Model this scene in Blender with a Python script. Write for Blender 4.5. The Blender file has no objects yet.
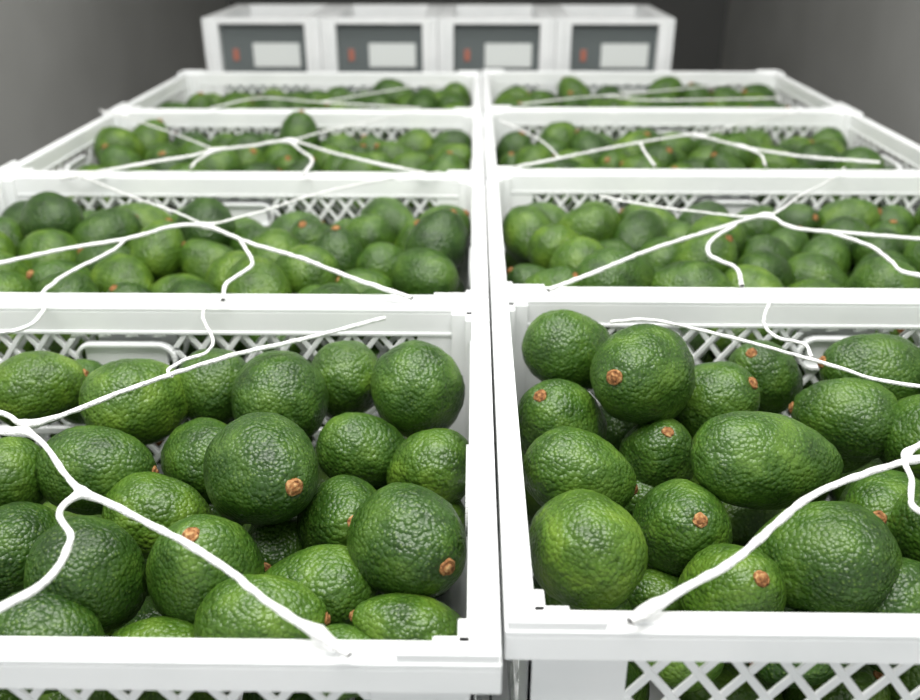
import bpy, math, random
import numpy as np
from mathutils import Vector, Matrix, Euler, noise
random.seed(7); np.random.seed(7)
scene = bpy.context.scene
try: scene.view_settings.view_transform='Standard'
except Exception: pass

Z0=1.35; HC=0.284; F=895.0
cam_rot=Euler((math.radians(64.1),0,math.radians(0.86)),'XYZ')
cam_loc=Vector((-0.013,0,Z0+HC))
cd=bpy.data.cameras.new('camera'); cam=bpy.data.objects.new('camera',cd)
scene.collection.objects.link(cam); cam.location=cam_loc; cam.rotation_euler=cam_rot
cd.sensor_width=36; cd.lens=35.0; cd.clip_start=0.01
cd.dof.use_dof=True; cd.dof.focus_distance=0.55; cd.dof.aperture_fstop=6
scene.camera=cam
M=cam_rot.to_matrix()
CR,CU,CF = M@Vector((1,0,0)), M@Vector((0,1,0)), M@Vector((0,0,-1))
def at_height(u,v,h):
    d=CF+CR*((u-460)/F)+CU*((350-v)/F)
    t=(Z0+h-cam_loc.z)/d.z
    return cam_loc+d*t, t     # t == depth along optical axis

# ---------------- materials
def mat(name,col,rough=0.5,spec=0.5,metal=0.0):
    m=bpy.data.materials.new(name); m.use_nodes=True
    b=m.node_tree.nodes['Principled BSDF']
    b.inputs['Base Color'].default_value=(*col,1); b.inputs['Roughness'].default_value=rough
    b.inputs['Specular IOR Level'].default_value=spec; b.inputs['Metallic'].default_value=metal
    return m,m.node_tree,b
def N(nt,t,**kw):
    n=nt.nodes.new(t)
    for k,v in kw.items(): setattr(n,k,v)
    return n
def ramp(nt,stops):
    r=N(nt,'ShaderNodeValToRGB'); e=r.color_ramp.elements
    while len(e)<len(stops): e.new(0.5)
    for i,(p,c) in enumerate(stops): e[i].position=p; e[i].color=(*c,1)
    return r
# avocado skin
skin,nt,b=mat('avocado_skin',(0.05,0.15,0.02),0.36,0.5)
L=nt.links
tc=N(nt,'ShaderNodeTexCoord'); at=N(nt,'ShaderNodeAttribute'); at.attribute_name='tone'
n1=N(nt,'ShaderNodeTexNoise'); n1.inputs['Scale'].default_value=45; n1.inputs['Detail'].default_value=4
L.new(tc.outputs['Object'],n1.inputs['Vector'])
r1=ramp(nt,[(0.3,(0.020,0.056,0.006)),(0.5,(0.043,0.106,0.010)),(0.72,(0.095,0.182,0.021))])
L.new(n1.outputs['Fac'],r1.inputs['Fac'])
r2=ramp(nt,[(0.0,(0.42,0.52,0.5)),(0.5,(1.0,1.0,1.0)),(1.0,(1.6,1.36,1.1))])
L.new(at.outputs['Fac'],r2.inputs['Fac'])
mx=N(nt,'ShaderNodeMix',data_type='RGBA',blend_type='MULTIPLY'); mx.inputs[0].default_value=1
L.new(r1.outputs['Color'],mx.inputs[6]); L.new(r2.outputs['Color'],mx.inputs[7])
v1=N(nt,'ShaderNodeTexVoronoi'); v1.inputs['Scale'].default_value=370
L.new(tc.outputs['Object'],v1.inputs['Vector'])
r3=ramp(nt,[(0.0,(1,1,1)),(0.16,(0.6,0.6,0.6)),(0.34,(0,0,0))]); L.new(v1.outputs['Distance'],r3.inputs['Fac'])
mx2=N(nt,'ShaderNodeMix',data_type='RGBA')
ml=N(nt,'ShaderNodeMath',operation='MULTIPLY'); ml.inputs[1].default_value=0.5
L.new(r3.outputs['Color'],ml.inputs[0]); L.new(ml.outputs[0],mx2.inputs[0])
L.new(mx.outputs[2],mx2.inputs[6]); mx2.inputs[7].default_value=(0.18,0.28,0.055,1)
L.new(mx2.outputs[2],b.inputs['Base Color'])
n0=N(nt,'ShaderNodeTexNoise'); n0.inputs['Scale'].default_value=170; n0.inputs['Detail'].default_value=1.5
L.new(tc.outputs['Object'],n0.inputs['Vector'])
sq=N(nt,'ShaderNodeMath',operation='POWER'); sq.inputs[1].default_value=1.7; L.new(v1.outputs['Distance'],sq.inputs[0])
ad=N(nt,'ShaderNodeMath',operation='MULTIPLY_ADD'); ad.inputs[1].default_value=-0.65
L.new(sq.outputs[0],ad.inputs[0]); L.new(n0.outputs['Fac'],ad.inputs[2])
bp=N(nt,'ShaderNodeBump'); bp.inputs['Strength'].default_value=0.8; bp.inputs['Distance'].default_value=0.0017
L.new(ad.outputs[0],bp.inputs['Height']); L.new(bp.outputs['Normal'],b.inputs['Normal'])
# stem
stem,nt,b=mat('avocado_stem',(0.3,0.14,0.05),0.8,0.2)
tc=N(nt,'ShaderNodeTexCoord'); n1=N(nt,'ShaderNodeTexNoise'); n1.inputs['Scale'].default_value=380
nt.links.new(tc.outputs['Object'],n1.inputs['Vector'])
r=ramp(nt,[(0.3,(0.10,0.04,0.017)),(0.52,(0.31,0.14,0.052)),(0.74,(0.52,0.33,0.15))]); nt.links.new(n1.outputs['Fac'],r.inputs['Fac'])
nt.links.new(r.outputs['Color'],b.inputs['Base Color'])
bp=N(nt,'ShaderNodeBump'); bp.inputs['Distance'].default_value=0.001; nt.links.new(n1.outputs['Fac'],bp.inputs['Height']); nt.links.new(bp.outputs['Normal'],b.inputs['Normal'])
# plastic
plastic,nt,b=mat('white_plastic',(0.88,0.89,0.89),0.38,0.45)
tc=N(nt,'ShaderNodeTexCoord'); n1=N(nt,'ShaderNodeTexNoise'); n1.inputs['Scale'].default_value=12; n1.inputs['Detail'].default_value=3
nt.links.new(tc.outputs['Object'],n1.inputs['Vector'])
r=ramp(nt,[(0.25,(0.80,0.82,0.82)),(0.6,(0.90,0.91,0.91))]); nt.links.new(n1.outputs['Fac'],r.inputs['Fac']); nt.links.new(r.outputs['Color'],b.inputs['Base Color'])
cord,nt,b=mat('net_cord',(0.88,0.88,0.87),0.6,0.3)
tc=N(nt,'ShaderNodeTexCoord'); n1=N(nt,'ShaderNodeTexNoise'); n1.inputs['Scale'].default_value=450
nt.links.new(tc.outputs['Object'],n1.inputs['Vector'])
bp=N(nt,'ShaderNodeBump'); bp.inputs['Distance'].default_value=0.0016; nt.links.new(n1.outputs['Fac'],bp.inputs['Height']); nt.links.new(bp.outputs['Normal'],b.inputs['Normal'])
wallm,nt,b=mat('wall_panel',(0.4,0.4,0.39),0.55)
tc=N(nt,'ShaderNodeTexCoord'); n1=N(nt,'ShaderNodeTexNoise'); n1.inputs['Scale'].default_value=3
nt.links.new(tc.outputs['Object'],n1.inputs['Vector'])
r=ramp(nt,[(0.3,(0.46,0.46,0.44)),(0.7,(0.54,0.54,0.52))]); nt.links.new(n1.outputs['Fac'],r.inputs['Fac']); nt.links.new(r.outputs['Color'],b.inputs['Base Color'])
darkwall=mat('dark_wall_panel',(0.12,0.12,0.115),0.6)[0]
floorm,nt,b=mat('concrete_floor',(0.2,0.2,0.19),0.7)
n1=N(nt,'ShaderNodeTexNoise'); n1.inputs['Scale'].default_value=6; n1.inputs['Detail'].default_value=8
r=ramp(nt,[(0.3,(0.13,0.13,0.12)),(0.7,(0.25,0.25,0.24))]); nt.links.new(n1.outputs['Fac'],r.inputs['Fac']); nt.links.new(r.outputs['Color'],b.inputs['Base Color'])
greyp=mat('grey_bin_panel',(0.13,0.15,0.15),0.5)[0]
label=mat('paper_label',(0.75,0.78,0.76),0.7)[0]
orange=mat('orange_sticker',(0.45,0.15,0.10),0.6)[0]
wood,nt,b=mat('pallet_wood',(0.45,0.3,0.16),0.8)
n1=N(nt,'ShaderNodeTexNoise'); n1.inputs['Scale'].default_value=20
r=ramp(nt,[(0.3,(0.32,0.2,0.1)),(0.7,(0.5,0.35,0.2))]); nt.links.new(n1.outputs['Fac'],r.inputs['Fac']); nt.links.new(r.outputs['Color'],b.inputs['Base Color'])
metal=mat('lamp_housing',(0.7,0.7,0.7),0.4)[0]

# ---------------- box-mesh builder
class MB:
    def __init__(s): s.v=[]; s.f=[]; s.m=[]
    def hexa(s,c,mi=0):
        o=len(s.v); s.v+= [tuple(p) for p in c]
        for q in ((0,3,2,1),(4,5,6,7),(0,1,5,4),(1,2,6,5),(2,3,7,6),(3,0,4,7)):
            s.f.append(tuple(o+i for i in q)); s.m.append(mi)
    def box(s,x0,x1,y0,y1,z0,z1,mi=0):
        s.hexa([(x0,y0,z0),(x1,y0,z0),(x1,y1,z0),(x0,y1,z0),(x0,y0,z1),(x1,y0,z1),(x1,y1,z1),(x0,y1,z1)],mi)
    def mesh(s,name,mats):
        me=bpy.data.meshes.new(name); me.from_pydata(s.v,[],s.f)
        for m in mats: me.materials.append(m)
        me.polygons.foreach_set('material_index',s.m); me.update(); return me
def add(name,me,loc=(0,0,0),parent=None,bevel=0):
    o=bpy.data.objects.new(name,me); scene.collection.objects.link(o); o.location=loc
    if parent: o.parent=parent
    if bevel:
        md=o.modifiers.new('bevel','BEVEL'); md.width=bevel; md.segments=2; md.limit_method='ANGLE'
    return o

# ---------------- crate (outer CW x CL x CH, rim top at z=0)
CW,CL,CH=0.598,0.391,0.205
ZB=-0.020
def crate_mesh():
    mb=MB()
    hx,hy=CW/2,CL/2
    fl=0.014
    def ring(ox,oy,w,z0,z1):
        mb.box(-ox,ox,-oy,-oy+w,z0,z1); mb.box(-ox,ox,oy-w,oy,z0,z1)
        mb.box(-ox,-ox+w,-oy+w,oy-w,z0,z1); mb.box(ox-w,ox,-oy+w,oy-w,z0,z1)
    ring(hx,hy,fl,-0.003,0)
    ring(hx,hy,0.002,-0.017,-0.003)
    ring(hx-0.0045,hy-0.0045,0.0018,0,0.0018)
    ring(hx-fl+0.003,hy-fl+0.003,0.003,ZB,-0.003)
    ring(hx-fl+0.0042,hy-fl+0.0042,0.0054,ZB-0.003,ZB)
    ring(hx-fl+0.003,hy-fl+0.003,0.003,-CH+0.006,-CH+0.035)
    ring(hx-fl+0.0042,hy-fl+0.0042,0.0054,-0.118,-0.112)
    mb.box(-hx+fl,hx-fl,-hy+fl,hy-fl,-CH,-CH+0.006)
    x=-hx+0.03
    while x<hx-0.03:
        for s in(-1,1):
            y0,y1=(hy-fl+0.003,hy-0.001)
            mb.box(x-0.001,x+0.001,min(s*y0,s*y1),max(s*y0,s*y1),-0.0165,-0.003)
        x+=0.03
    for sx in(-1,1):
        for sy in(-1,1):
            def bx(xa,xb,ya,yb,z0,z1):
                mb.box(min(sx*xa,sx*xb),max(sx*xa,sx*xb),min(sy*ya,sy*yb),max(sy*ya,sy*yb),z0,z1)
            bx(hx-0.058,hx-fl+0.003,hy-fl,hy-fl+0.003,-CH+0.006,-0.02)
            bx(hx-fl,hx-fl+0.003,hy-0.058,hy-fl+0.003,-CH+0.006,-0.02)
            bx(hx-0.030,hx-fl+0.001,hy-fl-0.005,hy-fl,-CH+0.006,-0.002)
            bx(hx-fl-0.005,hx-fl+0.001,hy-0.030,hy-fl,-CH+0.006,-0.002)
            # raised L-shaped stacking lug
            bx(hx-0.045,hx-0.0008,hy-0.007,hy-0.0008,-0.001,0.0050)
            bx(hx-0.007,hx-0.0008,hy-0.045,hy-0.007,-0.001,0.0050)
    def lattice(a0,a1,z0,z1,place,hole):
        P=0.0225; k=0.75; hw=0.0021; th=0.003
        for sgn in(1,-1):
            c=a0-(z1-z0)*k-P
            while c<a1+(z1-z0)*k+P:
                za,zb=z0,z1
                lo=(a0-c)/(sgn*k)+z0; hi=(a1-c)/(sgn*k)+z0
                if lo>hi: lo,hi=hi,lo
                za=max(za,lo); zb=min(zb,hi)
                segs=[(za,zb)] if zb-za>0.003 else []
                if hole and segs:
                    h0,h1,g0,g1=hole
                    lo=(h0-c)/(sgn*k)+z0; hi=(h1-c)/(sgn*k)+z0
                    if lo>hi: lo,hi=hi,lo
                    lo=max(lo,g0); hi=min(hi,g1)
                    if hi>lo: segs=[(za,min(zb,lo)),(max(za,hi),zb)]
                for (p,q) in segs:
                    if q-p<0.002: continue
                    A=c+sgn*k*(p-z0); B=c+sgn*k*(q-z0)
                    w=hw*math.sqrt(1+k*k)
                    t0=0 if sgn>0 else 0.0008
                    mb.hexa([place(A-w,t0,p),place(A+w,t0,p),place(A+w,t0+th-0.001,p),place(A-w,t0+th-0.001,p),
                             place(B-w,t0,q),place(B+w,t0,q),place(B+w,t0+th-0.001,q),place(B-w,t0+th-0.001,q)])
                c+=P
    def sorted2(p,q):
        return (min(p[0],q[0]),max(p[0],q[0]),min(p[1],q[1]),max(p[1],q[1]),min(p[2],q[2]),max(p[2],q[2]))
    def handle(place,hw,z0,z1):
        n=28; r=(z1-z0)/2; cz=(z0+z1)/2
        def pt(t,off):
            a=t*2*math.pi; ca,sa=math.cos(a),math.sin(a)
            return ((hw-r)*(1 if ca>0 else -1)+(r+off)*ca, cz+(r+off)*sa)
        for i in range(n):
            t0=(i+0.5)/n; t1=(i+1.5)/n
            a0,b0=pt(t0,0); a1,b1=pt(t0,-0.003); a2,b2=pt(t1,-0.003); a3,b3=pt(t1,0)
            mb.hexa([place(a0,-0.003,b0),place(a1,-0.003,b1),place(a2,-0.003,b2),place(a3,-0.003,b3),
                     place(a0,0.005,b0),place(a1,0.005,b1),place(a2,0.005,b2),place(a3,0.005,b3)])
        mb.box(*sorted2(place(-hw+0.008,0.0012,z0+0.003),place(hw-0.008,0.0028,z1-0.003)))
    yw=hy-fl; xw=hx-fl
    zr=[(-0.112,ZB-0.003),(-CH+0.035,-0.118)]
    for s in(-1,1):
        pl=lambda a,t,z,s=s:(a,s*(yw+t),z)
        lattice(-hx+0.058,hx-0.058,*zr[0],pl,(-0.042,0.042,-0.060,-0.026)); lattice(-hx+0.058,hx-0.058,*zr[1],pl,None)
        handle(pl,0.042,-0.061,-0.031)
        pl=lambda a,t,z,s=s:(s*(xw+t),a,z)
        lattice(-hy+0.058,hy-0.058,*zr[0],pl,(-0.04,0.04,-0.060,-0.026)); lattice(-hy+0.058,hy-0.058,*zr[1],pl,None)
        handle(pl,0.04,-0.061,-0.031)
    return mb.mesh('crate_mesh',[plastic])
crate=crate_mesh()
PY=0.395; Y0=0.281
crates=[]
for side,(cx,off) in enumerate(((-0.2985,0.0),(0.3015,0.02))):
    for r in range(4):
        cy=Y0+CL/2+PY*r+off
        o=add('plastic_crate',crate,(cx,cy,Z0),bevel=0.0006); crates.append((side,r,cx,cy))
    e=bpy.data.objects.new('stacked_crates',None); scene.collection.objects.link(e)
    for lv in range(1,6):
        for r in range(4):
            add('crate_%d_%d'%(lv,r),crate,(cx,Y0+CL/2+PY*r+off,Z0-lv*0.2105),parent=e)
def pallet(cx,y0,y1,ztop):
    mb=MB()
    n=9
    for i in range(n):
        y=y0+(y1-y0-0.1)*i/(n-1); mb.box(cx-0.29,cx+0.29,y,y+0.1,ztop-0.02,ztop)
    for x in(-0.24,0,0.24):
        mb.box(cx+x-0.045,cx+x+0.045,y0,y1,0.02,ztop-0.02)
        mb.box(cx+x-0.05,cx+x+0.05,y0,y1,0.0,0.02)
    add('wooden_pallet',mb.mesh('pallet',[wood]))
zt=Z0-5*0.2105-CH
pallet(-0.3,0.29,1.85,zt-0.001); pallet(0.302,0.31,1.87,zt-0.001)

# ---------------- avocado templates
def template(nu,nv,seed,pear):
    V=[];Fc=[];mi=[]
    V.append((0,0,1))
    for j in range(1,nv):
        th=math.pi*j/nv
        for i in range(nu):
            ph=2*math.pi*i/nu
            c=math.cos(th); s=math.sin(th)
            r=s*(1-pear*c-0.06*c*c*c)
            V.append((r*math.cos(ph),r*math.sin(ph),c))
    V.append((0,0,-1))
    out=[]
    for (x,y,z) in V:
        p=Vector((x,y,z))
        d=0.06*noise.noise(p*1.3+Vector((seed*3.1,0,0)))+0.026*noise.noise(p*3.7+Vector((0,seed*5.3,0)))
        if nu>40: d+=0.014*noise.noise(p*10+Vector((0,seed,0)))
        rr=math.hypot(x,y)
        dz=-0.05*math.exp(-(rr/0.2)**2) if z>0 else 0
        out.append((x*(1+d),y*(1+d),z*(1+d*0.6)+dz))
    for i in range(nu):
        Fc.append((0,1+i,1+(i+1)%nu,0)); mi.append(0)
    for j in range(nv-2):
        for i in range(nu):
            a=1+j*nu+i; bq=1+j*nu+(i+1)%nu
            Fc.append((a,a+nu,bq+nu,bq)); mi.append(0)
    last=len(V)-1
    for i in range(nu):
        a=1+(nv-2)*nu+i; bq=1+(nv-2)*nu+(i+1)%nu
        Fc.append((a,last,bq,a)); mi.append(0)
    return out,Fc,mi
def stem_t(seed,n=14):
    rs=[(0.13,-0.07),(0.158,-0.02),(0.15,0.03),(0.12,0.055),(0.10,0.045),(0.08,0.085),(0.035,0.09)]
    V=[];Fc=[]
    rnd=random.Random(seed)
    for (r,z) in rs:
        for i in range(n):
            a=2*math.pi*i/n; k=1+rnd.uniform(-0.13,0.13)
            V.append((r*k*math.cos(a),r*k*math.sin(a),0.95+z*0.9))
    for j in range(len(rs)-1):
        for i in range(n):
            Fc.append((j*n+i,j*n+(i+1)%n,(j+1)*n+(i+1)%n,(j+1)*n+i))
    V.append((0,0,1.03)); c=len(V)-1; j=(len(rs)-1)*n
    for i in range(n): Fc.append((j+i,j+(i+1)%n,c,j+i))
    return V,Fc
def mk(nu,nv,k):
    T=[]
    for s in range(k):
        V,Fc,mi=template(nu,nv,s+nu,[0.08,0.13,0.20,0.10,0.16][s%5])
        SV,SF=stem_t(s); o=len(V)
        V=V+SV; Fc=Fc+[tuple(o+i for i in f) for f in SF]; mi=mi+[1]*len(SF)
        T.append((np.array(V),Fc,mi))
    return T
T_HI=mk(56,38,5); T_MD=mk(28,18,5); T_LO=mk(14,9,3)
def build_pile(name,items):
    vs=[];loops=[];st=[];ct=[];mi=[];off=0;tone=[]
    for it in items:
        (p,ax,R,a,q)=it[:5]
        tn=it[5] if len(it)>5 and it[5] is not None else random.random()
        T=random.choice((T_LO,T_MD,T_HI)[q])
        ax=Vector(ax).normalized()
        qn=ax.to_track_quat('Z','Y').to_matrix()@Matrix.Rotation(random.uniform(0,6.28),3,'Z')
        A=np.array(qn)@np.diag([R,R,a])
        V=T[0]@A.T+np.array(p)
        vs.append(V); tone+=[tn]*len(V)
        for f,m in zip(T[1],T[2]):
            if f[0]==f[-1]: f=f[:-1]
            st.append(len(loops)); ct.append(len(f)); loops.extend(off+i for i in f); mi.append(m)
        off+=len(V)
    V=np.concatenate(vs)
    org=V.mean(axis=0); V=V-org
    me=bpy.data.meshes.new(name)
    me.vertices.add(len(V)); me.vertices.foreach_set('co',V.ravel())
    me.loops.add(len(loops)); me.loops.foreach_set('vertex_index',loops)
    me.polygons.add(len(st)); me.polygons.foreach_set('loop_start',st); me.polygons.foreach_set('loop_total',ct)
    me.materials.append(skin); me.materials.append(stem)
    me.polygons.foreach_set('material_index',mi)
    me.polygons.foreach_set('use_smooth',[True]*len(st))
    me.update(calc_edges=True)
    a_=me.attributes.new('tone','FLOAT','POINT'); a_.data.foreach_set('value',tone)
    add(name,me,tuple(org))

LEFT=[(38,388,92,72,-.045,None),(140,402,98,86,-.040,None,.75),(88,382,66,60,-.060,(88,365)),(216,392,76,82,-.050,None,.3),
(282,398,92,92,-.040,None,.35),(345,384,72,80,-.050,None,.6),(420,395,88,100,-.040,None,.45),(98,470,114,86,-.050,None,.45),
(203,458,90,78,-.060,None,.4),(266,472,112,114,-.030,(305,480),.12),(365,452,94,74,-.060,None,.4),(438,470,92,76,-.062,None,.75),
(10,478,80,80,-.055,None,.6),(160,518,110,82,-.068,None,.8),(420,543,112,118,-.045,(460,556),.2),(345,522,92,92,-.068,(361,513),.3),
(205,570,116,112,-.058,(204,524),.4),(92,580,104,120,-.058,None,.2),(22,548,90,90,-.066,None,.15),(318,592,126,88,-.072,None,.6),
(262,622,130,90,-.064,None,.7),(410,632,120,74,-.072,None,.7),(45,642,130,84,-.066,(112,645),.1),(160,655,110,70,-.085,None),(330,662,110,70,-.08,None),
(278,550,76,66,-.088,(274,559),.2),(455,520,70,70,-.095,None),(215,510,80,60,-.095,None),(300,535,70,60,-.10,None),(400,500,70,60,-.10,None),
(-70,400,92,80,-.045,None),(-90,470,100,90,-.045,None),(-70,560,110,90,-.055,None),(-190,500,100,100,-.05,None),(-190,420,90,90,-.05,None),(-100,640,110,100,-.065,None),(-250,600,110,100,-.06,None),
(150,345,60,50,-.07,None)]
RIGHT=[(572,352,98,78,-.022,None,.45),(640,375,106,98,-.008,(605,376),.35),(556,424,108,72,-.050,(533,393),.5),(580,474,114,86,-.045,None,.6),
(659,455,80,74,-.060,(660,428),.3),(714,402,76,90,-.042,(745,381),.5),(768,461,160,94,-.030,None,.5),(762,376,82,66,-.048,(742,352),.3),
(846,418,102,80,-.045,None,.5),(872,372,104,78,-.035,None,.35),(583,548,113,110,-.045,None,.95),(683,528,108,88,-.062,(687,510),.4),
(735,592,118,84,-.066,(746,565),.8),(820,560,136,112,-.052,None,.35),(886,515,92,92,-.062,(858,510),.5),(905,605,110,90,-.07,None,.2),
(600,618,80,56,-.080,(591,602)),(832,440,84,66,-.07,None),(925,440,90,90,-.05,None),(940,530,100,90,-.05,None),(990,400,100,90,-.04,None),
(1000,470,110,90,-.05,None),(1020,580,110,100,-.06,None),(1080,500,100,100,-.05,None),(672,650,100,70,-.09,None),(800,650,100,70,-.09,None),(960,370,90,80,-.04,None),(700,470,80,60,-.09,None),(640,500,80,60,-.09,None),
(655,600,80,60,-.10,None),(620,430,60,60,-.09,None),(740,520,80,60,-.10,None)]
def hand(lst):
    out=[]
    for row in lst:
        (u,v,w,h,hz,s)=row[:6]; tn=row[6] if len(row)>6 else None
        p,t=at_height(u,v,hz)
        mn=min(w,h)/2*t/F; rho=max(w,h)/min(w,h)
        R=min(mn*1.02,0.042)
        K=1.3
        if s:
            dx=(s[0]-u)*t/F; dy=(v-s[1])*t/F
            R=(w+h)/4*t/F*0.98; a=R*1.18
            l=math.hypot(dx,dy)
            if l>a*0.97: dx*=a*0.97/l; dy*=a*0.97/l; l=a*0.97
            ax=CR*dx+CU*dy-CF*math.sqrt(a*a-l*l)
        else:
            K=max(K,rho); a=R*K
            c=math.sqrt(max(0.0,min(1,(rho*rho-1)/(K*K-1)))); s_=math.sqrt(1-c*c)
            sg=random.choice((-1,1)); tilt=random.uniform(-.35,.35)
            if w>150: sg=1; tilt=-.12
            e=(CR*math.cos(tilt)+CU*math.sin(tilt)) if w>=h else (CU*math.cos(tilt)+CR*math.sin(tilt))
            ax=(e*sg*c+CF*(s_+(.25 if w>150 else 0))).normalized()
        out.append([Vector(p),ax,R,a,2,tn])
    return out
def rdir(up=0.2):
    while True:
        v=Vector((random.uniform(-1,1),random.uniform(-1,1)-.25,random.uniform(-1,1)*0.8+up))
        if 0.2<v.length<1: return v.normalized()
def settle(fixed,mov,bx,it):
    x0,x1,y0,y1,zt,zb=bx; nf=len(fixed); A=fixed+mov
    P=np.array([list(a[0]) for a in A]); Rr=np.array([a[2]*1.06 for a in A])
    W=np.array([0.0]*nf+[1.0]*len(mov))
    for k in range(it):
        D=P[:,None,:]-P[None,:,:]; Ls=np.sqrt((D**2).sum(-1))+1e-9; mn=Rr[:,None]+Rr[None,:]
        ov=np.maximum(0,mn-Ls); np.fill_diagonal(ov,0)
        wgt=np.where(W[None,:]==0,0.8,0.4)
        P+= ((D/Ls[...,None])*(ov*wgt)[...,None]).sum(1)*W[:,None]*0.6
        P[nf:,2]-=0.0004
        R=Rr[nf:]
        P[nf:,0]=np.clip(P[nf:,0],x0+R,x1-R); P[nf:,1]=np.clip(P[nf:,1],y0+R,y1-R); P[nf:,2]=np.clip(P[nf:,2],zb+R,zt)
    for i,m in enumerate(mov): m[0]=Vector(P[nf+i])
for (side,r,cx,cy) in crates:
    zt_=Z0-0.022
    bx=(cx-CW/2+.017,cx+CW/2-.017,cy-CL/2+.017,cy+CL/2-.017,zt_,Z0-CH+.006)
    fixed=hand(LEFT if side==0 else RIGHT) if r==0 else []
    for m in fixed:
        R=m[2]*0.98
        m[0].x=min(max(m[0].x,bx[0]+R),bx[1]-R); m[0].y=min(max(m[0].y,bx[2]+R),bx[3]-R)
    mov=[]
    top=(-.115,-.036,-.038,-.044)[r]
    hs=[-.115] if r==0 else [top,-.092,-.147]
    for li,h in enumerate(hs):
        nx,ny=(8,5) if r==0 else (9,6)
        for j in range(ny):
            for i in range(nx):
                x=bx[0]+.034+(bx[1]-bx[0]-.068)*(i+0.5*((j+li)%2)*.9)/(nx-0.5)+random.uniform(-.008,.008)
                y=bx[2]+.034+(bx[3]-bx[2]-.068)*j/(ny-1)+random.uniform(-.008,.008)
                R=random.uniform(.030,.035) if r==0 else random.uniform(.027,.033)
                mov.append([Vector((x,y,Z0+h+random.uniform(-.014,.014))),rdir(0.35),R,R*random.uniform(1.15,1.42),(1 if (li==0 or r==0) else 0)])
    if r==0: bx=bx[:4]+(Z0-.085,)+bx[5:]
    settle(fixed,mov,bx,120)
    build_pile('avocado_pile',fixed+mov)

# ---------------- stretch netting (one object), strands rest on the crate rims
NET=[
(.008,.0019,[(-60,408),(0,413),(25,424),(60,416),(100,400),(160,378),(230,356),(300,340),(350,327),(385,318)]),
(.008,.0021,[(-60,425),(0,432),(25,432),(45,446),(62,470),(82,492),(112,505),(170,535),(222,566),(272,606),(318,634),(350,655)]),
(.008,.0022,[(82,492),(63,506),(60,518),(70,535),(62,560),(40,586),(0,608),(-30,622)]),
(.008,.0014,[(207,298),(203,318),(213,340),(205,353),(185,360),(168,370),(172,376)]),
(.010,.0022,[(-60,275),(0,263),(60,250),(130,238),(170,227),(205,226),(250,243),(300,258),(350,277),(412,298)]),
(.010,.0018,[(-60,330),(0,332),(30,325),(45,306),(42,293),(70,272),(110,252),(125,240)]),
(.010,.0014,[(205,226),(180,214),(130,196),(90,180),(60,170)]),
(.010,.0014,[(205,226),(260,212),(310,196),(380,180),(440,172)]),
(.010,.0020,[(240,240),(252,262),(240,274),(226,284),(223,300)]),
(.010,.0022,[(60,179),(140,164),(190,156),(215,150),(250,146),(290,141),(330,152),(380,164),(425,173)]),
(.010,.0022,[(290,141),(300,150),(312,160),(303,175)]),
(.010,.0020,[(215,150),(198,160),(190,168)]),
(.010,.0014,[(215,150),(180,136),(140,122),(100,110)]),
(.010,.0014,[(290,141),(330,130),(400,115)]),
(.010,.0022,[(548,290),(600,270),(650,250),(720,228),(765,216),(795,228),(860,234),(960,242)]),
(.010,.0022,[(735,225),(712,240),(710,255),(736,268),(742,286)]),
(.010,.0014,[(600,196),(640,204),(700,212),(765,216),(800,196),(830,180),(845,168)]),
(.010,.0020,[(830,232),(870,246),(892,262),(905,272),(960,282)]),
(.008,.0015,[(610,322),(650,320),(700,330),(760,345),(830,365),(880,380),(960,392)]),
(.008,.0015,[(770,302),(764,322),(775,336),(805,345),(812,358)]),
(.008,.0023,[(630,622),(655,606),(690,586),(735,560),(775,525),(805,500),(840,483),(890,466),(960,450)]),
(.008,.0018,[(960,425),(915,448),(905,460),(912,480),(912,505),(930,515)]),
(.010,.0020,[(515,167),(560,158),(620,146),(680,136),(700,136),(740,146),(800,156),(880,162)]),
(.010,.0020,[(640,142),(645,152),(655,166)]),
(.010,.0014,[(700,136),(740,124),(800,112)]),(.010,.0018,[(740,146),(760,154),(766,166)]),
(.010,.0014,[(560,158),(540,140),(500,120)]),
(.010,.0014,[(210,108),(260,98),(320,102),(420,108)]),(.010,.0014,[(320,102),(380,92),(440,82)]),
(.010,.0014,[(520,104),(600,96),(650,100),(780,98)]),(.010,.0014,[(600,96),(690,88),(760,80)])]
cu=bpy.data.curves.new('stretch_netting','CURVE'); cu.dimensions='3D'; cu.bevel_depth=1.0; cu.bevel_resolution=3; cu.resolution_u=3
def spl(pts,rad):
    s=cu.splines.new('BEZIER'); s.bezier_points.add(len(pts)-1)
    for i,(p,bpnt) in enumerate(zip(pts,s.bezier_points)):
        bpnt.co=p; bpnt.handle_left_type='AUTO'; bpnt.handle_right_type='AUTO'; bpnt.radius=rad[i]
def dense(P):
    out=[]
    Q=[P[0]*2-P[1]]+P+[P[-1]*2-P[-2]]
    for i in range(1,len(Q)-2):
        a,b_,c,d=Q[i-1],Q[i],Q[i+1],Q[i+2]
        n=max(2,int((c-b_).length/0.006))
        for k in range(n):
            t=k/n
            out.append(0.5*((2*b_)+(c-a)*t+(2*a-5*b_+4*c-d)*t*t+(3*b_-a-3*c+d)*t**3))
    out.append(P[-1]); return out
KN=[(25,428,.008,.0050),(82,492,.008,.0036),(205,226,.010,.0055),(290,141,.010,.0055),(215,150,.010,.0045),(765,216,.010,.0055),(700,136,.010,.0055),(740,146,.01,.004),(318,634,.008,.0042),(650,610,.008,.0050),(910,455,.008,.0036)]
KP=[(at_height(u,v,h)[0],rr) for (u,v,h,rr) in KN]
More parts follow.
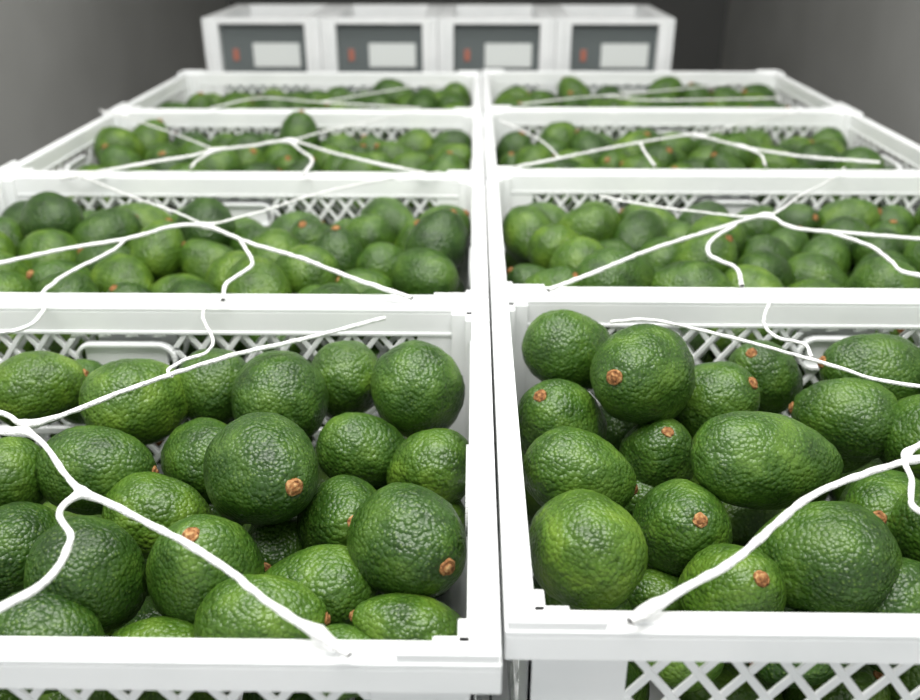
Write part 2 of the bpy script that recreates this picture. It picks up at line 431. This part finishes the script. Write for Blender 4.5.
for (h,th,pts) in NET:
    P=dense([at_height(u,v,h+random.uniform(-.001,.001))[0] for (u,v) in pts])
    rad=[]
    for i,p in enumerate(P):
        rd=th*.86*random.uniform(.86,1.14)
        for (c,rr) in KP:
            rd+=rr*.42*math.exp(-((p-c).length/(rr*1.6))**2)
        rad.append(rd); P[i]=p+Vector((random.uniform(-1,1),random.uniform(-1,1),random.uniform(-1,1)))*.00025
    spl(P,rad)
cu.materials.append(cord)
no=bpy.data.objects.new('stretch_netting',cu); scene.collection.objects.link(no)

# ---------------- labelled bins behind
def bin_mesh():
    mb=MB(); w=.2615/2; d=.34; h=.283
    mb.box(-w,-w+.034,0,d,0,h); mb.box(w-.034,w,0,d,0,h); mb.box(-w+.034,w-.034,0,d,0,.012)
    mb.box(-w+.034,w-.034,.02,.026,.012,h-.012,1)
    mb.box(-w+.034,w-.034,d-.006,d,.012,h)
    mb.box(-w+.034,w-.034,0,.026,h-.012,h)
    mb.box(-w+.012,-w+.018,-.004,.002,0,h); mb.box(w-.018,w-.012,-.004,.002,0,h)
    mb.box(-w+.034,w-.034,0,.02,.05,.062)
    mb.box(-.026,.080,.017,.02,.176,.228,2)
    mb.box(-.072,-.060,.017,.02,.19,.215,3)
    return mb.mesh('bin',[plastic,greyp,label,orange])
bm_=bin_mesh()
for i in range(4):
    e=bpy.data.objects.new('labelled_bin_stack',None); scene.collection.objects.link(e)
    e.location=(-.620+.1315+.263*i,2.10,0)
    for k in range(5): add('bin_%d'%k,bm_,(0,0,.0005+.2865*k),parent=e,bevel=.001)

# ---------------- room
def slab(name,x0,x1,y0,y1,z0,z1,m):
    mb=MB(); mb.box(x0,x1,y0,y1,z0,z1)
    add(name,mb.mesh(name,[m]))
XW=1.15; YB=4.4; YF=-2.2; ZC=2.7
slab('floor',-XW-.1,XW+.1,YF,YB+.1,-.1,0,floorm)
slab('ceiling',-XW-.1,XW+.1,YF,YB+.1,ZC,ZC+.1,wallm)
slab('wall_left',-XW-.1,-XW,YF,YB,0,ZC,wallm)
slab('wall_right',XW,XW+.1,YF,YB,0,ZC,wallm)
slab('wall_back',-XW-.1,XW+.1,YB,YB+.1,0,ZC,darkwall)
for (x,y,sy,en) in ((-.1,.25,.9,39),(0.0,1.5,.6,15)):
    mb=MB(); mb.box(-.72,.72,-sy/2-.03,sy/2+.03,0,.05)
    o=add('ceiling_light',mb.mesh('lamp',[metal]),(x,y,ZC-.051))
    ld=bpy.data.lights.new('lamp','AREA'); ld.shape='RECTANGLE'; ld.size=1.4; ld.size_y=sy
    ld.energy=en; ld.color=(1,.99,.97)
    lo=bpy.data.objects.new('lamp',ld); scene.collection.objects.link(lo); lo.parent=o; lo.location=(0,0,-.004)
w=bpy.data.worlds.new('world'); scene.world=w; w.use_nodes=True
w.node_tree.nodes['Background'].inputs[0].default_value=(.95,.98,1,1); w.node_tree.nodes['Background'].inputs[1].default_value=1.6
